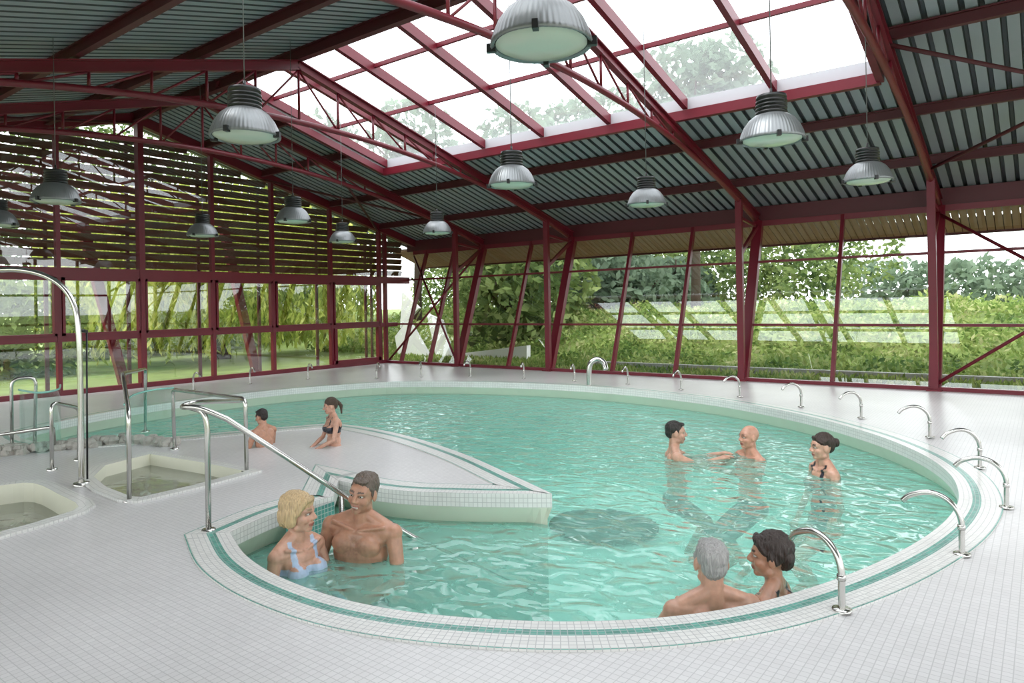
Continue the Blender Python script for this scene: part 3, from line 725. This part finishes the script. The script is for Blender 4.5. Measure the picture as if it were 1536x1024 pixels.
    if suit=='one':
        m=(z<1.325)&(z>.84)&~arm; m|=(np.abs(np.abs(x)-.085)<.016)&(z>=1.31)&(z<1.48)&(np.abs(x)<.12); col[m,:3]=suitcol
    elif suit=='bikini':
        m=(np.abs(z-1.27)<.05)&~arm; m|=(z<1.0)&(z>.82)&(np.abs(x)<.2)&(y<.12); m|=(np.abs(np.abs(x)-.075)<.012)&(z>1.29)&(z<1.47); col[m,:3]=suitcol
    else:
        m=(z<1.0)&(z>.6)&(np.abs(x)<.2); col[m,:3]=suitcol
    at=me.color_attributes.new('Col','FLOAT_COLOR','POINT'); at.data.foreach_set('color',col.ravel())
    me.materials.append(SKIN); me.polygons.foreach_set('use_smooth',[True]*len(me.polygons))
    e=bpy.data.objects.new(name,None); sc.collection.objects.link(e)
    body=bpy.data.objects.new('body',me); sc.collection.objects.link(body); body.parent=e
    hp=[]; HH=lambda c,r: hp.append(sph(hd(c),r,Hr,20)); HK=lambda p,r1,q,r2: hp.append(cap(hd(p),r1,hd(q),r2))
    if hair=='short':
        HH((0,-.026,1.676),(.081,.098,.084)); HH((0,-.062,1.635),(.067,.054,.07)); HH((0,.045,1.722),(.052,.038,.018))
        for s in (-1,1): HK((s*.074,.01,1.67),.012,(s*.074,.014,1.63),.006)
    elif hair=='bob':
        HH((0,-.02,1.686),(.09,.108,.087)); HH((0,-.08,1.615),(.08,.045,.08)); HH((.012,.058,1.718),(.055,.038,.024))
        for s in (-1,1): HH((s*.076,-.025,1.625),(.022,.052,.07)); HK((s*.055,.06,1.71),.02,(s*.08,.03,1.64),.013)
    elif hair=='bun':
        HH((0,-.024,1.681),(.083,.101,.086)); HH((0,-.065,1.64),(.07,.055,.07)); HH((0,-.135,1.66),(.04,.035,.042)); HK((.02,.06,1.722),.018,(.07,.03,1.68),.012); HK((-.02,.06,1.722),.018,(-.07,.03,1.68),.012)
    elif hair=='medium':
        HH((0,-.024,1.684),(.087,.104,.088)); HH((0,-.078,1.63),(.073,.045,.075)); HH((0,.052,1.722),(.056,.038,.022))
        for s in (-1,1): HH((s*.074,-.022,1.65),(.018,.045,.05)); HK((s*.05,.06,1.722),.018,(s*.078,.03,1.66),.011)
    elif hair=='pony':
        HH((0,-.024,1.684),(.084,.102,.087)); HH((0,-.065,1.64),(.068,.055,.07)); HK((0,-.12,1.68),.025,(0,-.16,1.6),.028); HK((0,-.16,1.6),.028,(0,-.14,1.48),.012)
    if hp:
        hm=fuse(hp,.005,2); nv=len(hm.vertices); hcv=np.empty(nv*3,np.float32); hm.vertices.foreach_get('co',hcv); hcv=hcv.reshape(-1,3)
        nr=np.array([v.normal[:] for v in hm.vertices])
        dsp=np.array([noise.noise(Vector((p[0]*90,p[1]*90,p[2]*16)))*.006+noise.noise(Vector((p[0]*30,p[1]*30,p[2]*12+9)))*.005 for p in hcv])
        hcv=hcv+nr*dsp[:,None]; hm.vertices.foreach_set('co',hcv.astype(np.float32).ravel()); hm.update()
        hm.materials.append(hairmat(haircol)); hm.polygons.foreach_set('use_smooth',[True]*len(hm.polygons))
        ho=bpy.data.objects.new('hair',hm); sc.collection.objects.link(ho); ho.parent=e
    b=B()
    for s in (-1,1):
        vs,fs=sph(hd((s*.031,.0755,1.6385)),(.0125,.0125,.0085),Hr,12); b.add(vs,fs,0,True)
        vs,fs=sph(hd((s*.031,.0845,1.6385)),(.0055,.0045,.005),Hr,10); b.add(vs,fs,1,True)
    b.obj('eyes',[EYEW,IRIS],e)
    a=math.radians(face); Yd=F0*math.cos(a)+R0*math.sin(a); Xd=R0*math.cos(a)-F0*math.sin(a)
    Rm=Matrix((Xd,Yd,U0)).transposed()
    T=Matrix.Rotation(math.radians(-lean),3,'X')@Matrix.Rotation(math.radians(side),3,'Y')
    Rm=Rm@T
    crown=HP+Hr@(Vector((0,-.014,1.755))-HP)
    loc=Vector(top)-(Rm@crown)*scale
    e.matrix_world=Matrix.Translation(loc)@(Rm.to_4x4())@Matrix.Scale(scale,4)
    return e
def dw(px,py): return depth(P(px,py,ZW))
SK1=(.47,.245,.16); SK2=(.55,.31,.22)
person('standing_man',PD(549,709,dw(575,836)),196,1.25,'short',(.12,.09,.07),SK1,head=(2,4,-6),side=-3,width=1.15,smile=True,chesthair=True,
       arms={'L':((-.29,.05,1.14),(-.12,.25,1.05)),'R':((.29,.03,1.12),(.3,.22,1.02))},suitcol=(.02,.03,.06))
person('blonde_woman',PD(445,739,dw(455,852)),122,1.2,'bob',(.52,.37,.2),SK2,True,head=(-24,2,0),arms={'L':((-.22,.06,1.12),(-.1,.3,1.08)),'R':((.22,-.02,1.12),(.16,.27,1.05))},suit='one',suitcol=(.42,.52,.68))
person('swimming_boy',PD(1013,631,dw(1013,684)),95,1.18,'short',(.02,.015,.012),SK2,head=(0,4,0),pose='float',width=.95,arms={'R':((.22,.2,1.32),(.13,.42,1.38)),'L':((-.22,.2,1.3),(-.1,.45,1.38))})
person('bald_man',PD(1124,637,dw(1124,684)),255,1.2,None,(.2,.12,.08),(.56,.29,.2),head=(0,2,0),pose='float',arms={'R':((.25,.2,1.3),(.2,.42,1.36)),'L':((-.25,.2,1.3),(-.2,.42,1.36))})
person('dark_haired_woman',PD(1233,650,dw(1233,712)),262,1.18,'bun',(.035,.018,.012),SK2,True,head=(5,4,0),pose='float',suit='one')
person('grey_haired_man',PD(1067,808,4.05),-8,1.14,'short',(.33,.32,.31),SK2,head=(8,0,0),width=1.1,pose='float',arms={'L':((-.32,.05,1.2),(-.3,.25,1.1)),'R':((.32,.05,1.2),(.3,.25,1.1))})
person('brunette_woman',PD(1157,799,4.25),305,1.12,'medium',(.028,.016,.012),SK1,True,head=(-18,2,0),pose='float',suit='one')
g=P(492,668); dg_=depth(g)
person('seated_girl',PD(494,597,dg_),235,.78,'pony',(.06,.035,.02),SK2,True,pose='sit',head=(15,8,0),suit='bikini',suitcol=(.015,.018,.03),lean=4,arms={'L':((-.2,.08,1.14),(-.1,.3,1.04)),'R':((.2,.1,1.14),(.1,.32,1.04))})
g=P(388,668)
person('seated_boy',PD(391,613,depth(g)),300,.78,'short',(.02,.014,.012),SK1,False,pose='sit',head=(0,6,0),lean=6,arms={'L':((-.24,.1,1.14),(-.2,.3,1.02)),'R':((.24,.1,1.14),(.2,.3,1.02))},suitcol=(.02,.03,.05))
# ---------------- light ----------------
w=bpy.data.worlds.new('world'); sc.world=w; w.use_nodes=True; nt=w.node_tree; nt.nodes.clear()
o=nt.nodes.new('ShaderNodeOutputWorld'); bg=nt.nodes.new('ShaderNodeBackground'); bg.inputs[0].default_value=(.95,.975,1,1); bg.inputs[1].default_value=3.8
nt.links.new(bg.outputs[0],o.inputs[0])
sl=bpy.data.lights.new('sun','SUN'); sl.energy=2.3; sl.angle=math.radians(25); sl.color=(1,.98,.95); so=bpy.data.objects.new('sun',sl); sc.collection.objects.link(so)
so.rotation_euler=Vector((-.35,-.55,1)).to_track_quat('Z','Y').to_euler()
sc.view_settings.view_transform='Standard'; sc.view_settings.look='None'; sc.view_settings.exposure=0
